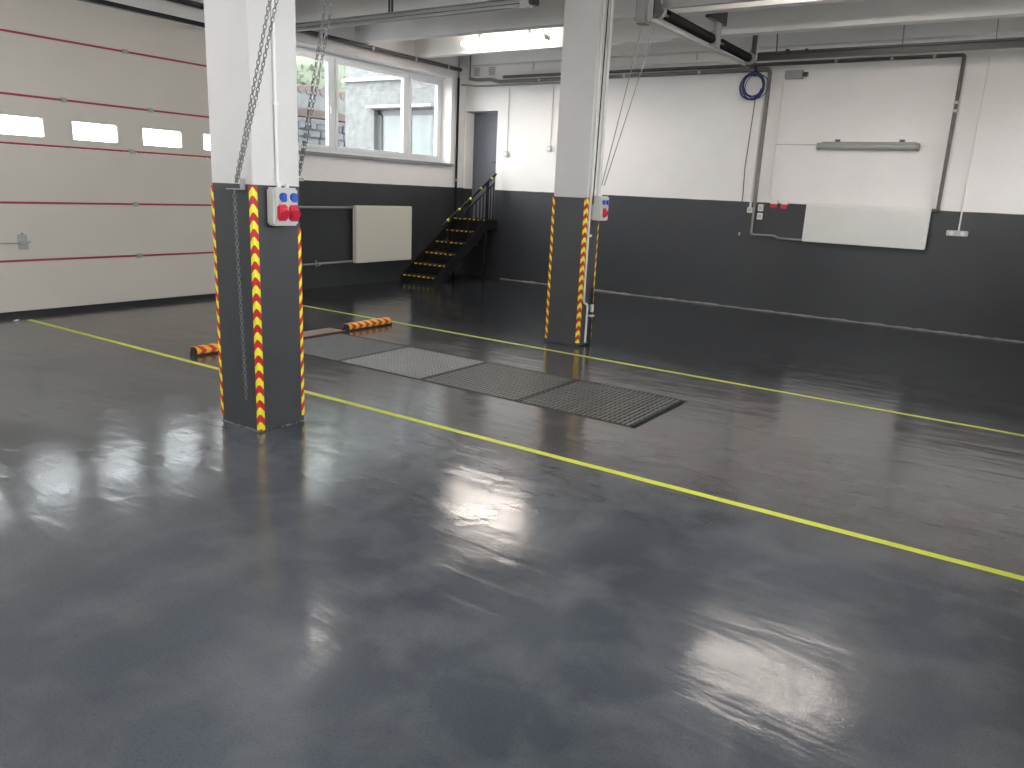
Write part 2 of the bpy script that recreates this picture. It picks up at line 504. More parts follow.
# three-part window
win = bpy.data.objects.new('window_1', None); COL.objects.link(win); win.location = (AX - .27, (wy0 + wy1) / 2, wz0); struct(win)
GX = AX - .27
fr = MB()
fr.box(GX - .035, GX + .035, wy0, wy1, wz0, wz0 + .06).box(GX - .035, GX + .035, wy0, wy1, wz1 - .06, wz1)
ym = [(wy0, wy0 + .06), (8.80, 8.88), (10.50, 10.58), (wy1 - .06, wy1)]
for a, b in ym: fr.box(GX - .035, GX + .035, a, b, wz0 + .06, wz1 - .06)
fr.build('window_frame', M['white_pvc'], win)
for a, b in ((ym[0][1], ym[1][0]), (ym[1][1], ym[2][0]), (ym[2][1], ym[3][0])):
    s = MB(); z0, z1 = wz0 + .06, wz1 - .06; q = .065
    s.box(GX - .02, GX + .05, a, b, z0, z0 + q, bev=.008).box(GX - .02, GX + .05, a, b, z1 - q, z1, bev=.008)
    s.box(GX - .02, GX + .05, a, a + q, z0 + q, z1 - q, bev=.008).box(GX - .02, GX + .05, b - q, b, z0 + q, z1 - q, bev=.008)
    so = s.build('window_sash', M['white_pvc'], win)
    MB().box(GX - .004, GX + .004, a + q, b - q, z0 + q, z1 - q).build('window_pane', M['glass'], so)
h = MB().box(GX + .05, GX + .062, 8.755, 8.785, 2.68, 2.75).box(GX + .062, GX + .085, 8.76, 8.78, 2.62, 2.73, bev=.004)
h.build('window_handle', M['white_plastic'], win)
MB().box(AX - .25, AX + .06, wy0 - .05, wy1 + .04, wz0 - .05, wz0, bev=.006).build('window_sill', M['grey_sill'], win)

# ------------------------------------------------------------------ wall_back with the recessed door
bx0, bx1, bz0, bz1 = -9.20, -8.50, 1.05, 2.98
TB = 0.36
mb = MB()
mb.box(AX - T, bx0, BY, BY + TB, 0, CZ).box(bx0, bx1, BY, BY + TB, 0, bz0).box(bx0, bx1, BY, BY + TB, bz1, CZ).box(bx1, XR + .35, BY, BY + TB, 0, CZ)
wall_back = struct(mb.build('wall_back', M['wall_b'], loc=(0, 0, 0)))
d3 = MB().box(bx0 + .03, bx1 - .03, BY + .25, BY + .29, bz0 + .01, bz1 - .03, bev=.003)
d3o = struct(d3.build('door_3', M['door_grey']))
MB().box(bx0, bx0 + .03, BY + .23, BY + .32, bz0, bz1).box(bx1 - .03, bx1, BY + .23, BY + .32, bz0, bz1).box(bx0, bx1, BY + .23, BY + .32, bz1 - .03, bz1).build('door_frame', M['door_grey'], d3o)
MB().box(bx1 - .12, bx1 - .09, BY + .235, BY + .25, 2.0, 2.2).tube([(bx1 - .105, BY + .25, 2.1), (bx1 - .105, BY + .20, 2.1), (bx1 - .22, BY + .20, 2.1)], .009, 8).build('door_handle', M['dark_steel'], d3o)
# uneven pale bead where the back wall meets the floor
mb = MB()
x = -8.3
vs, fs = [], []
while x < XR:
    hgt = .010 + random.random() * .016; dp = .012 + random.random() * .02
    vs += [(x, BY, 0.0), (x, BY - dp, 0.001), (x, BY - dp * .6, hgt * .8), (x, BY, hgt)]
    x += .07
for k in range(len(vs) // 4 - 1):
    for j in range(3):
        a = k * 4 + j
        fs.append((a, a + 1, a + 5, a + 4))
mb.add(vs, fs)
struct(mb.build('baseboard_back', M['bead'], loc=(0, 0, 0)))

# ------------------------------------------------------------------ walls beside and behind the camera
ry0, ry1 = 8.1, 11.25
mb = MB()
sy0, sy1, sz0, sz1 = -2.2, 5.6, 1.9, 3.4
mb.box(XR, XR + T, YF, sy0, 0, CZ).box(XR, XR + T, sy0, sy1, 0, sz0).box(XR, XR + T, sy0, sy1, sz1, CZ).box(XR, XR + T, sy1, ry0, 0, CZ)
mb.box(XR, XR + T, ry0, ry1, 3.4, CZ).box(XR, XR + T, ry1, BY, 0, CZ)
struct(mb.build('wall_right', M['wall_a'], loc=(0, 0, 0)))
fx0, fx1, fz0, fz1 = -8.4, -3.2, 2.0, 3.4
mb = MB()
mb.box(AX - T, XR + T, YF - T, YF, 0, fz0).box(AX - T, XR + T, YF - T, YF, fz1, CZ).box(AX - T, fx0, YF - T, YF, fz0, fz1).box(fx1, XR + T, YF - T, YF, fz0, fz1)
struct(mb.build('wall_front', M['wall_a'], loc=(0, 0, 0)))
added_win2 = MB()  # unseen window, added for daylight on the pillar fronts
n = 4
for k in range(n + 1):
    xx = fx0 + (fx1 - fx0) * k / n
    added_win2.box(max(fx0, xx - .05), min(fx1, xx + .05), YF - .2, YF - .12, fz0, fz1)
added_win2.box(fx0, fx1, YF - .2, YF - .12, fz0, fz0 + .08).box(fx0, fx1, YF - .2, YF - .12, fz1 - .08, fz1)
w2 = struct(added_win2.build('added_window_2', M['white_pvc']))
for k in range(n):
    a, b = fx0 + (fx1 - fx0) * k / n + .05, fx0 + (fx1 - fx0) * (k + 1) / n - .05
    MB().box(a, b, YF - .165, YF - .157, fz0 + .08, fz1 - .08).build('window_pane', M['glass'], w2)
added_win3 = MB()  # unseen window band, added to send daylight towards the garage door
for k in range(7):
    yy = sy0 + (sy1 - sy0) * k / 6
    added_win3.box(XR + .12, XR + .2, max(sy0, yy - .05), min(sy1, yy + .05), sz0, sz1)
added_win3.box(XR + .12, XR + .2, sy0, sy1, sz0, sz0 + .08).box(XR + .12, XR + .2, sy0, sy1, sz1 - .08, sz1)
w3 = struct(added_win3.build('added_window_3', M['white_pvc']))
for k in range(6):
    a, b = sy0 + (sy1 - sy0) * k / 6 + .05, sy0 + (sy1 - sy0) * (k + 1) / 6 - .05
    MB().box(XR + .157, XR + .165, a, b, sz0 + .08, sz1 - .08).build('window_pane', M['glass'], w3)
d2 = bpy.data.objects.new('door_2', None); COL.objects.link(d2); d2.location = (XR + .05, (ry0 + ry1) / 2, 0); struct(d2)
for i in range(6):
    a, b = .02 + i * .562, .02 + (i + 1) * .562 - .012
    mb = MB()
    if i not in (3, 4):
        mb.box(XR + .03, XR + .075, ry0, ry1, a, b, bev=.005); mb.build('panel', M['cream'], d2)
    else:
        q = .08
        mb.box(XR + .03, XR + .075, ry0, ry1, a, a + q).box(XR + .03, XR + .075, ry0, ry1, b - q, b)
        ed = [ry0 + (ry1 - ry0) * k / 4 for k in range(5)]
        for e in ed: mb.box(XR + .03, XR + .075, max(ry0, e - .05), min(ry1, e + .05), a + q, b - q)
        pan = mb.build('panel', M['cream'], d2)
        for k in range(4): MB().box(XR + .05, XR + .056, ed[k] + .05, ed[k + 1] - .05, a + q, b - q).build('port_pane', M['glass'], pan)

# ------------------------------------------------------------------ pillars
P1 = (-4.415, -4.015, 3.095, 3.455)
P2 = (-4.40, -3.995, 7.22, 7.51)
for p in (P1, P2):
    struct(MB().box(p[0], p[1], p[2], p[3], 0, CZ, bev=.004).build('pillar', M['pillar'], loc=((p[0] + p[1]) / 2, (p[2] + p[3]) / 2, 0)))
# scuffed pale edge at the foot of the near pillar
mb = MB()
for k in range(14):
    t0 = k / 14; xx = P1[0] + (P1[1] - P1[0]) * t0
    mb.box(xx, xx + .03 * (0.6 + random.random() * .4), P1[2] - .006 - random.random() * .01, P1[2] - .0045, 0.001, .004 + random.random() * .007)
for k in range(9):
    t0 = k / 9; yy = P1[2] + (P1[3] - P1[2]) * t0
    mb.box(P1[1] + .0045, P1[1] + .008 + random.random() * .006, yy, yy + .04 * random.random(), 0.001, .003 + random.random() * .004)
struct(mb.build('trim_1', M['bead']))


def guard(cx, cy, sa, sb, w, z0, z1, label, per=0.0985, t_=.014):
    """foam corner guard: sa = sign of the X side it wraps back along, sb likewise for Y"""
    # face A lies in the plane y=cy and runs along x by sa; face B lies in x=cx and runs along y by sb
    prof = [(sa * w, 0, 1.0), (sa * w * .85, -sb * t_ * .85, .85), (sa * w * .35, -sb * t_, .52), (0, -sb * t_, .2), (-sa * t_ * .8, -sb * t_ * .8, 0),
            (-sa * t_, 0, .2), (-sa * t_, sb * w * .35, .52), (-sa * t_ * .85, sb * w * .85, .85), (0, sb * w, 1.0)]
    prof = [(cx + a, cy + b, c) for a, b, c in prof]
    half = per / 2; ch = .042
    mb = MB()
    rows = int((z1 - z0) / half) + 3
    zz = lambda k, c: max(z0, min(z1, z1 + ch - k * half - c * ch))
    for k in range(rows):
        for j in range(len(prof) - 1):
            a, b = prof[j], prof[j + 1]
            q = [(a[0], a[1], zz(k, a[2])), (b[0], b[1], zz(k, b[2])), (b[0], b[1], zz(k + 1, b[2])), (a[0], a[1], zz(k + 1, a[2]))]
            if abs(q[0][2] - q[3][2]) + abs(q[1][2] - q[2][2]) < 1e-5: continue
            mb.add(q, [(0, 1, 2, 3)], k % 2)
    for z in (z0, z1):
        mb.add([(p[0], p[1], z) for p in prof] + [(cx, cy, z)], [tuple(range(len(prof) + 1))], 0)
    o = mb.build('corner_guard', [M['red'], M['yellow']])
    return tag(o, label, 'corner guard', 'chevron corner guards on the pillars')


guard(P1[1], P1[2], -1, 1, .028, .012, 1.56, 'red and yellow chevron guard on the front corner of the near pillar, fully facing')
guard(P1[0], P1[2], 1, 1, .014, .04, 1.55, 'red and yellow chevron guard edging the garage door side of the near pillar', t_=.007)
guard(P1[1], P1[3], -1, -1, .020, .04, 1.30, 'red and yellow chevron guard edging the near pillar below its socket box', t_=.004)
guard(P2[1], P2[2], -1, 1, .03, .04, 1.57, 'red and yellow chevron guard on the far pillar beside the white conduit')
guard(P2[0], P2[2], 1, 1, .02, .04, 1.57, 'red and yellow chevron guard edging the stair side of the far pillar', t_=.008)
guard(P2[1], P2[3], -1, -1, .014, .04, 1.32, 'red and yellow chevron guard edging the far pillar below its socket box', t_=.004)


# ------------------------------------------------------------------ floor lines
def line(y0, y1, x0, x1, wd, label):
    mb = MB()
    n = 60
    vs, fs = [], []
    for k in range(n + 1):
        t_ = k / n; xx = x0 + (x1 - x0) * t_; yy = y0 + (y1 - y0) * t_ + random.uniform(-.002, .002)
        vs += [(xx, yy - wd / 2, .002), (xx, yy + wd / 2, .002)]
        if k: fs.append((2 * k - 2, 2 * k, 2 * k + 1, 2 * k - 1))
    mb.add(vs, fs)
    return tag(mb.build('floor_line', M['line_yellow']), label, 'floor line', 'yellow lane lines')


line(3.955, 3.985, -9.0, 1.0, .056, 'yellow painted floor line passing behind the near pillar')
line(6.91, 6.74, -9.0, 1.0, .050, 'yellow painted floor line in front of the far pillar')


# ------------------------------------------------------------------ wheel stops
def wheel_stop(y0, y1, label):
    x0, x1 = -6.34, -6.235
    t = thing('wheel_stop', label, 'wheel stop', ((x0 + x1) / 2, (y0 + y1) / 2, 0), 'chevron wheel stops by the pit')
    MB().box(x0, x1, y0, y1, 0.0, .03).box(x0 + .012, x1 - .012, y0 + .001, y1 - .001, .028, .068).build('rubber_base', M['black_rubber'], t)
    prof = [(x1 + .001, .020, .8), (x1 + .003, .046, 0), (x1 - .002, .064, .5), (x1 - .022, .080, .9), (x0 + .03, .082, 1.3), (x0 + .004, .072, 1.6), (x0 - .002, .035, 2.0)]
    per = .105; ch = .035
    mb = MB()
    yy = lambda k, c: max(y0 + .004, min(y1 - .004, y0 - .03 + k * per / 2 + (1 - c) * ch))
    for k in range(int((y1 - y0) / per * 2) + 6):
        for j in range(len(prof) - 1):
            a, b = prof[j], prof[j + 1]
            q = [(a[0], yy(k, a[2]), a[1]), (a[0], yy(k + 1, a[2]), a[1]), (b[0], yy(k + 1, b[2]), b[1]), (b[0], yy(k, b[2]), b[1])]
            if abs(q[0][1] - q[1][1]) + abs(q[2][1] - q[3][1]) < 1e-5: continue
            mb.add(q, [(0, 1, 2, 3)], k % 2)
    mb.build('chevron_cover', [M['amber'], M['orange_red']], t)


wheel_stop(4.13, 4.84, 'yellow and red chevron wheel stop partly hidden behind the near pillar')
wheel_stop(6.03, 6.72, 'yellow and red chevron wheel stop by the far yellow line')

# ------------------------------------------------------------------ pit: board and grates
t = thing('pit_board', 'brown wooden board at the far end of the inspection pit', 'board', (-6.33, 5.4, 0))
MB().box(-6.50, -6.255, 4.92, 5.98, .001, .016, bev=.003).build('board', M['wood'], t)
MB().box(-6.255, -6.23, 4.92, 5.98, .001, .02).build('steel_edge', M['wood_red'], t)


def grate(i, label):
    x0 = -6.215 + i * 1.0; x1 = x0 + .985; y0, y1 = py0 + .02, py1 - .02
    t = thing('pit_grate', label, 'grate', ((x0 + x1) / 2, (y0 + y1) / 2, -.036), 'steel grates over the pit')
    z0, z1 = -.036, .004
    mt = M['grate_light'] if i == 1 else M['grate']
    mb = MB().box(x0, x0 + .008, y0, y1, z0, z1).box(x1 - .008, x1, y0, y1, z0, z1)
    mb.box(x0, x1, y0, y0 + .008, z0, z1).box(x0, x1, y1 - .008, y1, z0, z1)
    mb.build('grate_frame', M['dark_steel'], t)
    mb = MB()
    nb, nc, wb, wc = ((30, 28, .010, .006), (24, 22, .016, .012), (24, 12, .020, .005), (24, 12, .020, .005))[i]
    for k in range(1, nb):
        xx = x0 + (x1 - x0) * k / nb
        mb.box(xx - wb / 2, xx + wb / 2, y0 + .008, y1 - .008, z1 - (.007 if i > 1 else .02), z1 - .002)
    for k in range(1, nc):
        yy = y0 + (y1 - y0) * k / nc
        mb.box(x0 + .008, x1 - .008, yy - wc / 2, yy + wc / 2, z1 - .016, z1 - .003 + .002 * (i == 1))
    o = mb.build('grate_bars', mt, t)
    o['kind'] = 'stuff'


for i, lb in enumerate(('dark steel pit grate nearest the brown board', 'lighter grey pit grate, second from the brown board',
                        'dark steel pit grate, third from the brown board', 'dark steel pit grate at the pit end farthest from the brown board')):
    grate(i, lb)


# ------------------------------------------------------------------ socket boxes and conduits on the pillars
def socket_box(fx, y0, y1, z0, z1, blues, reds, label, dep=.11):
    t = thing('socket_box', label, 'socket box', (fx, (y0 + y1) / 2, z0), 'power socket boxes on the pillars')
    MB().box(fx, fx + dep, y0, y1, z0, z1, bev=.012).build('housing', M['grey_plastic'], t)
    X = fx + dep
    for y, z in blues:
        mb = MB().tube([(X - .005, y, z), (X + .012, y, z)], .026 if len(reds) > 1 else .022, 12)
        b = mb.build('blue_socket', M['blue'], t)
        MB().box(X + .01, X + .02, y - .022, y + .022, z - .03, z + .024, bev=.006).build('socket_lid', M['blue'], b)
    for y, z in reds:
        mb = MB().box(X - .005, X + .014, y - .039, y + .039, z - .05, z + .05, bev=.01)
        b = mb.build('red_socket', M['sock_red'], t)
        MB().tube([(X + .012, y, z - .004), (X + .030, y, z - .012)], [.036, .033], 14).build('socket_lid', M['sock_red'], b)
    for q, hh in ((.07, .03), (.13, .022)): MB().tube([(fx + .04, y0 + q, z1 - .005), (fx + .04, y0 + q, z1 + hh)], .014, 10).build('cable_gland', M['white_plastic'], t)
    return t


socket_box(P1[1] + .004, 3.185, 3.375, 1.325, 1.555, [(3.249, 1.50), (3.332, 1.50)], [(3.243, 1.405), (3.330, 1.402)], 'grey socket box with two blue and two red sockets on the near pillar', .08)
socket_box(P2[1] + .004, 7.30, 7.50, 1.34, 1.59, [(7.365, 1.53), (7.445, 1.53)], [(7.40, 1.42)], 'grey socket box with small blue sockets on the far pillar')


def conduit(name, pts, r, m_, label, cat, clips=(), group=None, n=8, rnd=.04):
    t = thing(name, label, cat, pts[-1], group)
    MB().tube(elbow(pts, rnd), r, n).build('tube', m_, t, smooth=True)
    for c in clips:
        mb = MB().box(c[0] - r * 1.5, c[0] + r * 1.5, c[1] - r * 1.5, c[1] + r * 1.5, c[2] - .012, c[2] + .012, bev=.003)
        mb.build('clip', M['white_plastic'], t)
    return t


conduit('wall_conduit', [(P1[1] + .014, 3.27, 3.99), (P1[1] + .014, 3.27, 1.585)], .010, M['white_plastic'], 'white cable conduit running down the near pillar to its socket box', 'conduit',
        [(P1[1] + .012, 3.27, 2.05), (P1[1] + .012, 3.27, 2.8)])
conduit('wall_conduit', [(P2[1] + .014, 7.27, 3.99), (P2[1] + .014, 7.27, .47), (P2[1] + .014, 7.36, .45), (P2[1] + .014, 7.36, .03)], .012, M['white_plastic'],
        'white conduit down the far pillar with a sideways jog near the floor', 'conduit', [(P2[1] + .014, 7.27, 2.5), (P2[1] + .014, 7.31, 1.18)])
conduit('black_cable', [(P2[1] + .018, 7.36, 3.99), (P2[1] + .018, 7.34, 2.8), (P2[1] + .034, 7.30, 2.1), (P2[1] + .034, 7.288, 1.50)], .007, M['black_rubber'],
        'thin black cable running down the far pillar beside its conduit', 'cable', n=6)
conduit('wall_conduit', [(P2[1] + .014, 7.43, 3.99), (P2[1] + .014, 7.43, 1.62)], .009, M['white_plastic'], 'thin white conduit ending on top of the far pillar socket box', 'conduit', [(P2[1] + .012, 7.43, 2.5)])
t = thing('pipe_valve', 'small black valve with pale tap low on the far pillar', 'valve', (P2[1], 7.45, .3))
MB().tube([(P2[1] + .02, 7.45, .02), (P2[1] + .02, 7.45, .62)], .012, 8).build('pipe', M['black_rubber'], t)
MB().tube([(P2[1] + .02, 7.45, .36), (P2[1] + .02, 7.45, .44)], .022, 10).box(P2[1] + .004, P2[1] + .05, 7.40, 7.47, .31, .325).build('tap', M['grey_plastic'], t)

# yellow plug behind the near pillar
t = thing('plug', 'small yellow plug with black end sticking out from behind the near pillar', 'plug', (-4.09, P1[3], 1.30))
MB().tube([(-4.09, P1[3], 1.315), (-4.09, P1[3] + .035, 1.315)], .024, 12).build('plug_body', M['line_yellow'], t)
MB().tube([(-4.09, P1[3] + .03, 1.315), (-4.09, P1[3] + .05, 1.312)], .021, 12).build('plug_end', M['black_rubber'], t)


# ------------------------------------------------------------------ chains
def chain_into(mb, pts, pitch=.024, r=.003, wd=.0085):
    pts = [Vector(p) for p in pts]
    L = [0]
    for a, b in zip(pts, pts[1:]): L.append(L[-1] + (b - a).length)
    n = int(L[-1] / pitch)
    seg = 0
    for k in range(n):
        s = (k + .5) * pitch
        while seg < len(L) - 2 and s > L[seg + 1]: seg += 1
        a, b = pts[seg], pts[seg + 1]
        d = (b - a).normalized(); c = a + d * (s - L[seg])
        u = d.cross(Vector((0.3, 1, 0.1))).normalized(); v = d.cross(u)
        if k % 2: u = v
        hl = pitch * .62
        ring = [c - d * hl, c - d * hl * .6 + u * wd, c + d * hl * .6 + u * wd, c + d * hl, c + d * hl * .6 - u * wd, c - d * hl * .6 - u * wd]
        mb.tube(ring, r, 4, closed=True)
    return mb


def chain_line(a, b, sag=0.0, n=10):
    a, b = Vector(a), Vector(b)
    return [a.lerp(b, k / n) - Vector((0, 0, sag * 4 * (k / n) * (1 - k / n))) for k in range(n + 1)]


# near chain: hook bracket on the near pillar, slack end hanging below it
br = thing('chain_hook', 'small steel hook bracket at the paint line of the near pillar', 'hook', (-4.13, P1[2], 1.535))
MB().box(-4.17, -4.085, P1[2] - .075, P1[2], 1.532, 1.538).build('shelf_plate', M['steel'], br)
MB().box(-4.11, -4.085, P1[2] - .02, P1[2], 1.538, 1.60).build('upright', M['steel'], br)
TOP1 = Vector((-3.31, 3.02, 3.66))
hc = thing('hoist_chain', 'steel link chain slanting down the near pillar front, its end hanging by the chevron guard', 'chain', (-4.11, 3.03, 1.55), 'door hoist chains')
for pts in (chain_line((-4.09, 3.03, 1.575), TOP1 + Vector((-.02, 0, 0)), .03), chain_line((-4.075, 3.03, 1.575), TOP1 + Vector((.065, 0, 0)), .055),
            [(-4.125, 3.045, 1.53), (-4.12, 3.05, 1.0), (-4.10, 3.055, .20)]):
    chain_into(MB(), pts).build('chain_strand', M['chain'], hc)
TOP2 = Vector((-3.74, 3.70, 3.66))
P0 = Vector((-4.06, P1[3] + .03, 1.635))
hc = thing('hoist_chain', 'steel link chain crossing the window beside the near pillar', 'chain', P0, 'door hoist chains')
for pts in (chain_line(P0, TOP2 + Vector((-.035, 0.0, 0)), .03), chain_line(P0 + Vector((.006, .005, 0)), TOP2 + Vector((.035, 0.02, 0)), .05)):
    chain_into(MB(), pts).build('chain_strand', M['chain'], hc)
mb = MB().box(-4.10, -4.03, P1[3], P1[3] + .05, 1.60, 1.62)
tag(mb.build('chain_hook', M['steel']), 'steel hook plate on the window side of the near pillar holding a chain', 'hook')

# ------------------------------------------------------------------ radiators
def radiator_left():
    t = thing('radiator', 'cream panel radiator under the window', 'radiator', (AX, 9.71, .36))
    x0, x1, y0, y1, z0, z1 = AX + .05, AX + .14, 8.96, 10.29, .36, 1.262
    MB().box(x0, x1, y0, y1, z0, z1, bev=.012).build('front_panel', M['radiator_cream'], t)
    for yy in (9.2, 10.05): MB().box(AX + .001, x0 + .01, yy, yy + .05, .5, 1.1).build('wall_bracket', M['dark_steel'], t)
    g = MB()
    for k in range(40):
        yy = y0 + .03 + k * (y1 - y0 - .06) / 39
        g.box(x0 + .02, x1 - .02, yy - .006, yy + .006, z1 - .001, z1 + .004)
    g.build('top_grille', M['radiator_cream'], t)


radiator_left()


def radiator_right():
    t = thing('radiator', 'white ribbed panel radiator on the back wall at the dado line', 'radiator', (-2.14, BY, 1.08))
    x0, x1, z0, z1 = -2.93, -1.335, 1.085, 1.63
    y0, y1 = BY - .13, BY - .04
    MB().box(x0, x1, y0, y1, z0, z1, bev=.01).build('front_panel', M['radiator'], t)
    g = MB()
    n = 44
    for k in range(n):
        xx = x0 + .03 + k * (x1 - x0 - .06) / (n - 1)
        g.box(xx - .009, xx + .009, y0 - .005, y0 + .002, z0 + .05, z1 - .05)
    g.build('ribs', M['radiator'], t)
    for xx in (-2.7, -1.6): MB().box(xx, xx + .05, y1 - .005, BY - .001, 1.2, 1.5).build('wall_bracket', M['dark_steel'], t)


radiator_right()


def pipe(pts, r, m_, label, clips=(), rnd=.05, n=10):
    t = thing('heating_pipe', label, 'pipe', pts[0])
    MB().tube(elbow(pts, rnd), r, n).build('tube', m_, t, smooth=True)
    for c, ax in clips:
        a = Vector(ax)
        c = Vector(c)
        MB().tube([c - a * .018, c + a * .018], r * 1.25, 10).build('pipe_clip', M['grey_plastic'], t, smooth=True)
    return t


PX = AX + .10
pipe([(PX, 1.0, 3.645), (PX, 11.57, 3.645)], .034, M['dark_steel'], 'dark grey heating pipe along the wall above the window',
     [((PX, y, 3.645), (0, 1, 0)) for y in (8.3, 9.35, 10.35, 11.2)])
pipe([(AX + .05, 7.3, 1.225), (AX + .05, 8.955, 1.228)], .018, M['pipe_grey'], 'upper grey feed pipe entering the cream radiator')
t = pipe([(AX + .05, 7.3, .365), (AX + .05, 8.955, .385)], .018, M['pipe_grey'], 'lower grey feed pipe entering the cream radiator')
MB().tube([(AX + .05, 8.2, .33), (AX + .05, 8.2, .43)], .012, 8).tube([(AX + .05, 8.2, .376), (AX + .13, 8.2, .376)], .02, 8).build('valve', M['steel'], t)
# black downpipe in the corner by the stairs and stubs to the ceiling
t = thing('black_downpipe', 'black downpipe in the corner beside the window', 'pipe', (AX + .04, 11.60, .05))
MB().tube([(AX + .04, 11.60, .0), (AX + .04, 11.60, 3.52)], .021, 10).build('tube', M['black_steel'], t, smooth=True)
MB().tube([(AX + .04, 11.60, 3.52), (AX + .04, 11.60, CZ - .002)], .016, 8).build('riser', M['pipe_grey'], t, smooth=True)
MB().tube([(AX + .26, 11.64, 3.48), (AX + .26, 11.64, CZ - .002)], .014, 8).build('riser', M['pipe_grey'], t, smooth=True)
MB().box(AX, AX + .06, 11.59, 11.62, 1.73, 1.75).tube([(AX + .05, 11.56, 1.74), (AX + .11, 11.56, 1.74)], .016, 8).build('pipe_clip', M['grey_plastic'], t)
# pipes along the back wall
YP = BY - .07
pipe([(AX + .26, 11.64, 3.50), (-8.95, YP, 3.50), (-8.62, YP, 3.50), (-8.45, YP, 3.455), (-3.69, YP, 3.455), (-3.69, YP, 1.56)], .030, M['pipe_brown'],
     'brown heating pipe dropping down the back wall beside the cable coil', [((x, YP, 3.455), (1, 0, 0)) for x in (-7.6, -6.0, -4.75)], .06)
pipe([(-3.69, YP, 1.555), (-3.69, YP, 1.13), (-3.34, YP, 1.13), (-3.28, YP, 1.10), (-2.935, YP, 1.10)], .017, M['pipe_grey'],
     'thin grey pipe bending along the dark wall to the foot of the white radiator', rnd=.04)
pipe([(AX + .1, 11.6, 3.40), (-8.9, YP - .01, 3.395), (-6.75, YP, 3.395)], .016, M['pipe_grey'], 'thin grey pipe under the main pipe from the corner to the far pillar')
pipe([(-8.36, YP, 3.53), (-8.2, YP, 3.53), (-3.3, YP, 3.52), (-1.262, YP, 3.52), (-1.262, YP, 1.60), (-1.33, YP, 1.60)], .024, M['pipe_dark'],
     'dark brown heating pipe running over the wall lamp and down to the radiator top', [((x, YP, 3.52), (1, 0, 0)) for x in (-2.8, -2.1, -1.6)] + [((-1.262, YP, z), (0, 0, 1)) for z in (2.85, 2.95)], .04)
t = thing('cable_trunking', 'white cable trunking on brackets above the back wall pipes', 'trunking', (-5.7, BY, 3.60))
MB().box(-7.75, -3.85, BY - .15, BY - .11, 3.585, 3.615, bev=.004).build('duct', M['white_plastic'], t)
for x in (-8.0 + .28, -6.9, -5.66, -4.8, -4.0):
    MB().box(x - .012, x + .012, BY - .115, BY - .1, 3.58, 3.735).build('bracket', M['grey_plastic'], t)

# ------------------------------------------------------------------ small things on the back wall
def vent(x, z, label):
    t = thing('wall_vent', label, 'vent', (x, BY, z), 'small vents high on the back wall')
    MB().box(x - .08, x + .08, BY - .185, BY - .17, z, z + .17, bev=.003).build('vent_frame', M['white_plastic'], t)
    mb = MB()
    for k in range(5): mb.box(x - .062, x + .062, BY - .192, BY - .183, z + .02 + k * .028, z + .034 + k * .028)
    mb.build('louvre', M['vent'], t)


def vent_flat(x, z, label):
    t = thing('wall_vent', label, 'vent', (x, BY, z), 'small vents high on the back wall')
    MB().box(x - .075, x + .075, BY - .012, BY, z, z + .165, bev=.003).build('vent_frame', M['white_plastic'], t)
    mb = MB()
    for k in range(5): mb.box(x - .06, x + .06, BY - .02, BY - .01, z + .016 + k * .028, z + .032 + k * .028)
    mb.build('louvre', M['vent'], t)


vent_flat(-8.99, 3.565, 'small louvred vent nearest the corner, above the grey door')
vent_flat(-8.66, 3.565, 'small louvred vent second from the corner, above the grey door')


def drop_switch(x, z0, z1, label):
    t = thing('light_switch', label, 'switch', (x, BY, z0), 'drop switches beside the grey door')
    MB().box(x - .012, x + .012, BY - .018, BY, z0 + .07, z1, bev=.003).build('cable_duct', M['white_plastic'], t)
    s = MB().box(x - .045, x + .045, BY - .05, BY, z0 - .03, z0 + .07, bev=.008).build('switch_case', M['grey_plastic'], t)
    MB().box(x - .025, x + .025, BY - .058, BY - .048, z0 - .01, z0 + .05, bev=.004).build('rocker', M['white_plastic'], s)


drop_switch(-8.27, 2.215, 3.37, 'white switch at the end of a conduit nearest the grey door')
drop_switch(-7.36, 2.315, 3.43, 'white switch at the end of a conduit just left of the far pillar')

# unlit lamp on the back wall
t = thing('wall_lamp', 'unlit grey tube lamp on the back wall above the radiator', 'lamp', (-2.25, BY, 2.37))
MB().box(-2.86, -1.64, BY - .05, BY, 2.425, 2.47, bev=.008).build('housing', M['vent'], t)
MB().tube([(-2.87, BY - .075, 2.405), (-1.63, BY - .075, 2.405)], .042, 14).build('diffuser', M['lamp_off'], t, smooth=True)
for x in (-2.65, -1.83): MB().box(x - .03, x + .03, BY - .04, BY, 2.46, 2.50).build('mount_clip', M['dark_steel'], t)
for x in (-2.88, -1.62): MB().tube([(x - .02, BY - .075, 2.405), (x + .02, BY - .075, 2.405)], .047, 14).build('end_cap', M['vent'], t, smooth=True)
conduit('wall_cable', [(-3.50, BY - .008, 2.43), (-2.87, BY - .008, 2.43)], .007, M['grey_plastic'], 'thin grey cable leading along the wall to the unlit lamp', 'cable', n=6)

# junction box under the upper pipe
t = thing('junction_box', 'grey junction box high on the back wall beside the cable coil', 'box', (-3.33, BY, 3.31))
MB().box(-3.47, -3.23, BY - .10, BY, 3.315, 3.425, bev=.008).build('case', M['vent'], t)
MB().tube([(-3.23, BY - .06, 3.37), (-3.16, BY - .06, 3.37)], .03, 10).build('gland', M['dark_steel'], t)

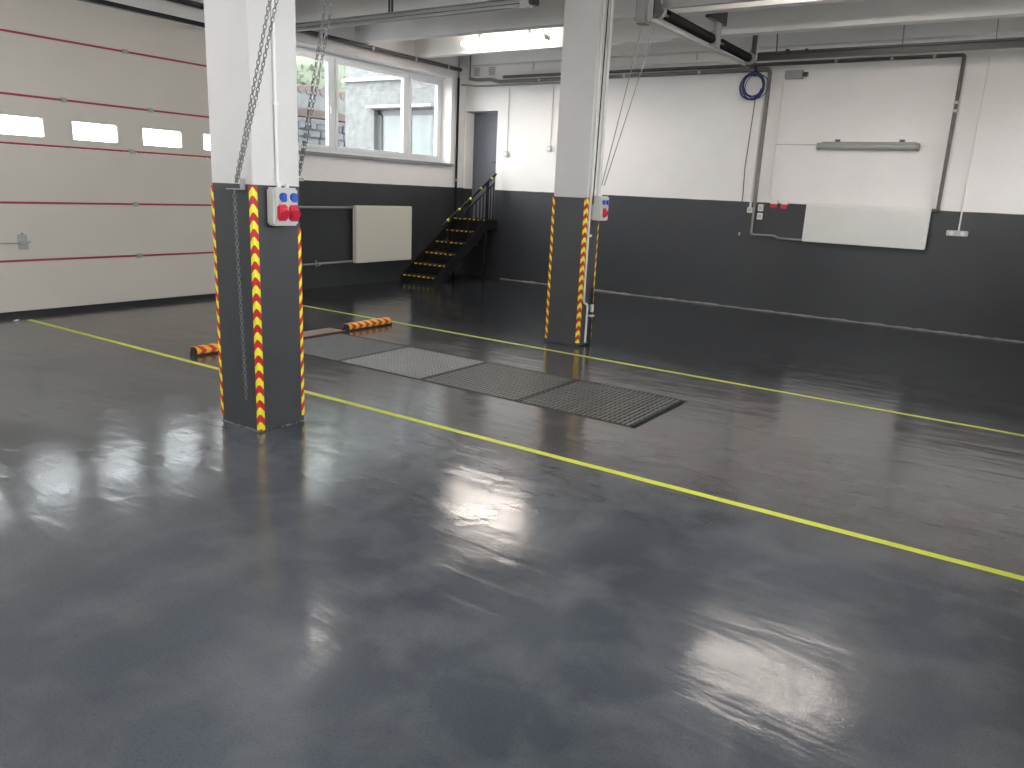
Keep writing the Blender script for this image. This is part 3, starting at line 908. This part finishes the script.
# sockets by the pipes
conduit('wall_conduit', [(-3.755, BY - .018, 3.36), (-3.765, BY - .018, 1.52)], .018, M['white_plastic'], 'white conduit left of the dropping brown pipe', 'conduit')
t = thing('wall_socket', 'small white socket at the end of the conduit left of the brown pipe', 'socket', (-3.82, BY, 1.47))
MB().box(-3.80, -3.725, BY - .05, BY, 1.445, 1.525, bev=.006).build('case', M['white_plastic'], t)
MB().tube([(-3.762, BY - .052, 1.485), (-3.762, BY - .045, 1.485)], .026, 12).build('cover', M['grey_plastic'], t)
t = thing('double_switch', 'white double switch block just right of the brown pipe', 'switch', (-3.6, BY, 1.40))
for za, zb_ in ((1.475, 1.575), (1.355, 1.45)):
    MB().box(-3.640, -3.565, BY - .05, BY, za, zb_, bev=.005).build('case', M['white_plastic'], t)
    MB().box(-3.625, -3.580, BY - .056, BY - .048, za + .02, zb_ - .022).build('rocker', M['grey_plastic'], t)
MB().box(-3.66, -3.565, BY - .04, BY, 1.452, 1.472).build('divider', M['black_rubber'], t)
conduit('wall_conduit', [(-3.50, BY - .008, 3.30), (-3.50, BY - .008, 1.68), (-3.45, BY - .008, 1.66)], .008, M['white_plastic'], 'thin white conduit feeding the two red wall sockets', 'conduit', n=6)
for x, lb in ((-3.415, 'red and white wall socket nearest the brown pipe'), (-3.265, 'red and white wall socket nearest the white radiator')):
    t = thing('red_wall_socket', lb, 'socket', (x, BY, 1.6), 'red sockets at the dado line')
    MB().box(x - .055, x + .055, BY - .045, BY, 1.585, 1.65, bev=.008).build('cap', M['white_plastic'], t)
    MB().box(x - .05, x + .05, BY - .06, BY, 1.53, 1.59, bev=.01).build('socket_body', M['sock_red'], t)
conduit('wall_conduit', [(-0.985, BY - .009, 3.50), (-0.985, BY - .009, 1.36)], .010, M['white_plastic'], 'thin white conduit right of the radiator leading to a socket strip', 'conduit', n=6)
t = thing('socket_strip', 'white double socket strip on the dark wall right of the radiator', 'socket', (-0.985, BY, 1.29))
MB().box(-1.12, -0.87, BY - .05, BY, 1.29, 1.36, bev=.006).build('case', M['grey_plastic'], t)
for x in (-1.06, -0.93): MB().tube([(x, BY - .052, 1.325), (x, BY - .04, 1.325)], .027, 12).build('outlet', M['white_plastic'], t)
tag(MB().box(-3.905, -3.875, BY - .02, BY, 1.10, 1.15, bev=.004).build('wall_clip', M['vent']), 'tiny grey clip on the dark wall below the hanging cable', 'clip')

# coil of cable hung on the pipe
mb = MB()
pts = []
cx, cz = -3.90, 3.23
for k in range(5 * 24):
    a = 2 * math.pi * k / 24
    r = .165 + .018 * math.sin(k * .13) + .01 * math.sin(k * .41)
    pts.append((cx + math.cos(a) * r * .95 + .012 * math.sin(k * .09), BY - .125 - .028 * k / 120 - .01 * math.sin(a), cz + math.sin(a) * r))
mb.tube(pts, .010, 6)
p2 = [(cx + .06 + math.cos(2 * math.pi * k / 24) * .17, BY - .13, cz - .01 + math.sin(2 * math.pi * k / 24) * .165) for k in range(24)]
mb.tube(p2, .006, 6, closed=True)
t = thing('cable_coil', 'coil of blue cable hung from the back wall pipe corner', 'cable', (cx, BY - .1, cz))
mb.build('coil', M['cable_blue'], t, smooth=True)
MB().tube([(cx + .05, BY - .10, cz - .16), (cx + .03, BY - .08, 2.7), (cx + .0, BY - .06, 2.1), (cx + .005, BY - .03, 1.72), (cx + .0, BY - .02, 1.60)], .006, 6).build('hanging_end', M['black_rubber'], t, smooth=True)
MB().box(cx + .0, cx + .02, BY - .14, BY - .085, cz + .13, cz + .26).build('tie', M['black_rubber'], t)


# ------------------------------------------------------------------ staircase
st = thing('staircase', 'black steel staircase with tape-edged steps up to the grey door', 'staircase', (-8.79, 10.9, 0))
SX0, SX1 = -9.16, -8.41
ny = [10.12, 10.41, 10.70, 10.99, 11.28, 11.50]
nz = [.11, .295, .475, .66, .86, 1.07]
for k in range(6):
    yb = ny[k + 1] + .03 if k < 5 else BY
    tr = MB().box(SX0 + .02, SX1 - .02, ny[k], yb, nz[k] - .03, nz[k], bev=.003).build('tread', M['black_steel'], st)
    mb = MB()
    n = 13
    for j in range(n):
        a = SX0 + .025 + (SX1 - SX0 - .05) * j / n; b = SX0 + .025 + (SX1 - SX0 - .05) * (j + 1) / n; s = .014
        for (ya, za, yb_, zb_) in ((ny[k] - .003, nz[k] - .016, ny[k] - .003, nz[k] + .003), (ny[k] - .003, nz[k] + .003, ny[k] + .03, nz[k] + .003)):
            mb.add([(a, ya, za), (b, ya, za), (b + s * (j < n - 1), yb_, zb_), (a + s * (j > 0), yb_, zb_)], [(0, 1, 2, 3)], j % 2)
    mb.build('nosing_tape', [M['amber'], M['black_rubber']], tr)
    zl = 0 if k == 0 else nz[k - 1]
    MB().box(SX0 + .03, SX1 - .03, ny[k] + .03, ny[k] + .036, zl, nz[k] - .03).build('riser', M['black_steel'], st)
MB().box(bx0 + .01, bx1 - .01, BY, BY + .22, 1.052, 1.07).build('landing_plate', M['black_steel'], st)
for x in (SX0, SX1 - .012):
    vs = [(x, 10.08, 0), (x, 10.08, .10), (x, 11.50, 1.06), (x, BY, 1.06), (x, BY, .90), (x, 11.56, .90), (x, 10.30, 0)]
    vs2 = [(v[0] + .012, v[1], v[2]) for v in vs]
    n = len(vs)
    MB().add(vs + vs2, [tuple(range(n)), tuple(range(2 * n - 1, n - 1, -1))] + [(i, (i + 1) % n, (i + 1) % n + n, i + n) for i in range(n)]).build('stringer', M['black_steel'], st)
MB().box(SX1 - .04, SX1, 11.5, 11.54, 0, .95).build('support_post', M['black_steel'], st)
RX = SX1 - .02
rz = lambda y: .98 + (y - 10.30) * .605
MB().tube([(RX, 10.28, rz(10.28)), (RX, 11.79, rz(11.79))], .019, 10).build('handrail', M['black_steel'], st, smooth=True)
MB().bar((RX, 10.94, rz(10.94) - .14), (RX, 11.76, rz(11.76) - .14), .014, .02).build('lower_rail', M['black_steel'], st)
sz = lambda y: .10 + (y - 10.08) * .676 if y < 11.5 else 1.06
for y, hw_ in ((10.45, .010), (11.547, .02)): MB().box(RX - hw_, RX + hw_, y - hw_, y + hw_, sz(y) - .08, rz(y)).build('rail_post', M['black_steel'], st)
for y in (11.00, 11.11, 11.22, 11.335, 11.43, 11.645, 11.735):
    MB().box(RX - .007, RX + .007, y - .008, y + .008, sz(y) - .05, rz(y) - .13).build('baluster', M['black_steel'], st)
for y in (10.44, 10.745, 11.045, 11.345, 11.655):
    a, b = y - .018, y + .018
    MB().tube([(RX, a, rz(a)), (RX, b, rz(b))], .022, 10).build('yellow_band', M['line_yellow'], st, smooth=True)

# ------------------------------------------------------------------ ceiling lamps
def batten(x0, x1, y, z, label, wd=.16, drop=None):
    t = thing('ceiling_lamp', label, 'lamp', ((x0 + x1) / 2, y, z), 'fluorescent ceiling lamps')
    MB().box(x0 + .05, x1 - .05, y - .06, y + .06, z + .058, z + .10, bev=.006).build('housing', M['white_plastic'], t)
    MB().box(x0 + .03, x1 - .03, y - wd / 2, y + wd / 2, z, z + .062, bev=.022).build('diffuser', M['lamp_glow'], t)
    for a, b in ((x0, x0 + .035), (x1 - .035, x1)): MB().box(a, b, y - wd / 2 - .002, y + wd / 2 + .002, z - .001, z + .068, bev=.012).build('end_cap', M['white_plastic'], t)
    for xx in (x0 + .3, x1 - .34): MB().box(xx, xx + .04, y - .02, y + .02, z + .11, CZ - .002).build('hanger', M['grey_plastic'], t)


batten(-8.06, -6.50, 10.25, 3.755, 'lit fluorescent lamp by the back wall, left of the far pillar')
batten(-2.62, -1.05, 8.17, 3.62, 'lit fluorescent lamp at the top of the picture right of the far pillar', wd=.26)
batten(-7.4, -5.85, 1.5, 3.66, 'added fluorescent lamp out of view before the garage door')  # this lamp and the next two are unseen, added as fill light
batten(-2.0, -0.45, 2.6, 3.66, 'added fluorescent lamp out of view close to the side windows')
batten(-4.6, -3.05, -0.9, 3.66, 'added fluorescent lamp out of view near the front windows')
t = thing('bulkhead_lamp', 'small round lit ceiling lamp over the inspection pit', 'lamp', (-6.62, 5.80, 3.85))
MB().tube([(-6.62, 5.80, 3.94), (-6.62, 5.80, CZ)], .09, 20).build('base', M['white_plastic'], t)
MB().tube([(-6.62, 5.80, 3.945), (-6.62, 5.80, 3.90), (-6.62, 5.80, 3.86), (-6.62, 5.80, 3.84)], [.075, .072, .055, .02], 20).build('globe', M['lamp_glow'], t, smooth=True)

# ------------------------------------------------------------------ overhead door tracks and springs
t = thing('door_track', 'grey overhead door track ending in a pale end block', 'door track', (-7, 7.15, 3.45))
y = 7.15
mb = MB().box(AX, -4.86, y - .004, y + .004, 3.43, 3.52).box(AX, -4.86, y - .05, y - .004, 3.512, 3.52).box(AX, -4.86, y - .05, y - .004, 3.43, 3.438)
mb.build('rail', M['steel'], t)
MB().box(AX, -4.86, y - .012, y - .004, 3.470, 3.476).box(AX, -4.86, y + .004, y + .03, 3.50, 3.506).build('rib', M['dark_steel'], t)
for x in (-6.72, -8.6):
    for xx in (x - .015, x + .03): MB().box(xx, xx + .03, y + .004, y + .009, 3.48, CZ - .002).build('hanger', M['dark_steel'], t)
MB().box(-4.87, -4.74, y - .05, y + .03, 3.42, 3.51, bev=.01).build('end_block', M['grey_plastic'], t)
MB().box(-4.76, -4.69, y - .06, y + .06, 3.44, 3.62, bev=.01).box(-4.735, -4.705, y - .01, y + .02, 3.6, CZ - .002).build('pulley_bracket', M['dark_steel'], t)

dr = thing('spring_shaft', 'overhead door shaft with black torsion springs near the back wall', 'door shaft', (-3.8, 9.6, 3.5))
SXx = -3.80
MB().tube([(SXx, 7.75, 3.50), (SXx, 11.45, 3.52)], .014, 10).build('shaft', M['steel'], dr, smooth=True)


def spring(y0, y1):
    mb = MB()
    turns = int((y1 - y0) / .021)
    core = []
    n = turns * 10
    for k in range(n + 1):
        a = 2 * math.pi * k / 10
        core.append((SXx + math.cos(a) * .047, y0 + (y1 - y0) * k / n, 3.51 + math.sin(a) * .047))
    mb.tube(core, .0095, 4)
    o = mb.build('torsion_spring', M['black_steel'], dr, smooth=True)


spring(8.33, 9.72)
spring(10.05, 11.12)
MB().bar((SXx - .07, 7.86, 3.415), (SXx - .07, 11.24, 3.43), .035, .006).bar((SXx - .055, 7.86, 3.43), (SXx - .055, 11.24, 3.445), .006, .03).build('support_rail', M['grey_plastic'], dr)
MB().box(SXx - .03, SXx + .02, 9.80, 9.98, 3.44, CZ - .002, bev=.006).build('centre_bracket', M['steel'], dr)
MB().box(SXx - .04, SXx + .05, 9.74, 9.805, 3.44, 3.6).build('spring_cone', M['steel'], dr)
MB().box(SXx - .04, SXx + .03, 9.55, 10.1, 3.72, 3.95).build('anchor_plate', M['dark_steel'], dr)
for yy in (11.16, 8.12): MB().tube([(SXx, yy, 3.51), (SXx, yy + .07, 3.51)], .075, 18).build('cable_drum', M['steel'], dr)
MB().box(SXx - .06, SXx + .08, 7.70, 7.86, 3.31, 3.70, bev=.02).build('motor', M['vent'], dr)
MB().box(SXx - .06, SXx + .06, 7.90, 8.06, 3.42, CZ, bev=.01).build('gearbox', M['dark_steel'], dr)
MB().box(SXx - .03, SXx + .03, 11.30, 11.34, 3.40, CZ).build('end_bracket', M['dark_steel'], dr)
t = thing('door_track', 'dark overhead door track along the back wall above the unlit lamp', 'door track', (-1.5, 11.22, 3.5))
y = 11.2
MB().box(-3.70, XR, y - .004, y + .004, 3.47, 3.56).box(-3.70, XR, y - .05, y - .004, 3.552, 3.56).box(-3.70, XR, y - .05, y - .004, 3.47, 3.478).build('rail', M['dark_steel'], t)
MB().box(-3.70, XR, y + .004, y + .05, 3.545, 3.585).build('angle_bar', M['dark_steel'], t)
for x in (-3.45, -1.9, -0.9, .4):
    MB().bar((x, y + .01, 3.55), (x - .03, y + .01, CZ), .03, .006).build('hanger', M['dark_steel'], t)
for xx, rr in ((-3.3, .028), (-3.05, .02)): MB().tube([(xx, y - .03, 3.575), (xx, y + .03, 3.575)], rr, 10).build('roller', M['black_rubber'], t)
t = thing('door_track', 'steel overhead door track starting at the motor beyond the far pillar', 'door track', (-1.5, 8.05, 3.5))
y = 8.02
MB().box(-3.70, XR, y - .004, y + .004, 3.50, 3.59).box(-3.70, XR, y + .004, y + .05, 3.582, 3.59).box(-3.70, XR, y + .004, y + .05, 3.50, 3.508).build('rail', M['steel'], t)
for x in (-3.0, -1.9, 0):
    MB().bar((x, y - .006, 3.55), (x, y - .006, CZ), .03, .006).build('hanger', M['dark_steel'], t)
# pull cords from the motor to the far pillar
for a, b, lb in (((SXx + .02, 7.75, 3.31), (-3.985, 7.50, 1.70), 'thin pull cord of the door motor, the one nearer the far pillar'),
                 ((SXx + .05, 7.98, 3.31), (-3.965, 7.515, 1.70), 'thin pull cord of the door motor, the one farther from the far pillar')):
    tag(MB().tube([a, tuple((Vector(a) + Vector(b)) / 2 + Vector((0, 0, -.01))), b], .0065, 6).build('pull_cord', M['vent']), lb, 'cord', 'door motor pull cords')

# ------------------------------------------------------------------ outside the window
struct(MB().box(-40, AX - T, -20, 40, -.12, -.02).box(-40, 30, -40, YF - T, -.12, -.02).box(XR + T, 30, YF - T, 40, -.12, -.02).build('ground', M['yard'], loc=(0, 0, 0)))
struct(MB().box(-15.0, AX - T, 8.2, 12.3, -.02, 1.0).build('yard_terrace', M['yard'], loc=(0, 0, 0)))
hw = thing('outside_building', 'roughcast house wing with white ledge outside the window', 'building', (-11.2, 12.4, 0))
HY = 12.32
hx0 = -12.82
odx0, odx1, odz = -11.98, -10.42, 3.10
MB().box(hx0, odx0, HY, HY + 3, 0, 9.0).box(odx1, AX - T, HY, HY + 3, 0, 9.0).box(odx0, odx1, HY, HY + 3, odz, 9.0).box(odx0, odx1, HY + .4, HY + 3, 0, odz).box(odx0, odx1, HY, HY + .4, 0, 1.02).build('wall', M['stucco'], hw)
MB().box(hx0 - .05, AX - T - .02, HY - .07, HY, 3.66, 3.73, bev=.01).build('white_ledge', M['ledge'], hw)
MB().box(odx0 - .10, odx1 + .1, HY - .16, HY, odz + .02, odz + .07, bev=.01).build('door_canopy', M['ledge'], hw)
od = MB()
od.box(odx0, odx0 + .10, HY + .12, HY + .2, 1.02, odz).box(odx1 - .10, odx1, HY + .12, HY + .2, 1.02, odz).box(odx0, odx1, HY + .12, HY + .2, odz - .10, odz)
od.box((odx0 + odx1) / 2 - .12, (odx0 + odx1) / 2 + .12, HY + .12, HY + .2, 1.02, odz - .1).box(odx0 + .1, odx1 - .1, HY + .12, HY + .2, 1.02, 1.5)
odo = od.build('entrance_door', M['out_door'], hw)
MB().box(odx0 + .1, odx1 - .1, HY + .15, HY + .16, 1.5, odz - .1).build('door_pane', M['out_pane'], odo)
rw = thing('retaining_wall', 'grey stone retaining wall with rusty beam outside the window', 'wall', (-15.2, 11, 0))
MB().box(-15.8, -15.25, 12.3, 22, 0, 3.0).build('core', M['stone'], rw)
mb = MB()
z = 1.0
while z < 3.0:
    hh = random.uniform(.14, .22); yy = 12.3 + random.random() * .2
    while yy < 18:
        ln = random.uniform(.2, .42)
        mb.box(-15.3, -15.2 + random.uniform(-.03, .05), yy + .012, yy + ln - .012, z + .012, min(3.0, z + hh) - .012, bev=.02)
        yy += ln
    z += hh
o = mb.build('stones', M['stone'], rw); o['kind'] = 'stuff'
MB().box(-15.6, -15.3, 12.3, 22, 3.12, 3.30).box(-15.5, -15.35, 12.6, 12.7, 3, 3.15).box(-15.5, -15.35, 15, 15.1, 3, 3.15).build('rusty_beam', M['rust'], rw)
hd = thing('hedge', 'green hedge beyond the stone retaining wall outside', 'hedge', (-17.5, 16, 0))
mb = MB()
for k in range(2600):
    c = Vector((random.uniform(-18.2, -17.2), random.uniform(13.7, 22), random.uniform(3.3, 7.6)))
    a = Vector((random.uniform(-1, 1), random.uniform(-1, 1), random.uniform(-1, 1))).normalized(); b = a.orthogonal().normalized()
    s = random.uniform(.08, .17)
    mb.add([c - a * s, c + b * s * .5, c + a * s, c - b * s * .5], [(0, 1, 2, 3)])
mb.build('leaves', M['leaf'], hd)['kind'] = 'stuff'
MB().box(-17.9, -17.5, 13.7, 22, 0, 6.9).build('hedge_core', M['leaf'], hd)
t = thing('tile_coping', 'row of red roof tiles on the wall outside the window', 'tiles', (-16.4, 14, 3.7))
MB().box(-16.6, -16.2, 13.0, 22, 0, 3.85).build('garden_wall', M['stucco'], t)
for k in range(36):
    yy = 13.1 + k * .24
    MB().tube([(-16.62, yy, 3.86), (-16.18, yy, 3.86)], .11, 8).build('tile', M['tile'], t)

# small bright scrap lying at the foot of the garage door
mb = MB().add([(-9.02, 3.80, .001), (-8.975, 3.815, .004), (-8.985, 3.86, .012), (-9.03, 3.845, .003), (-9.0, 3.83, .018)], [(0, 1, 4), (1, 2, 4), (2, 3, 4), (3, 0, 4), (3, 2, 1, 0)])
tag(mb.build('paper_scrap', M['white_plastic']), 'tiny white scrap on the floor at the foot of the garage door', 'scrap')
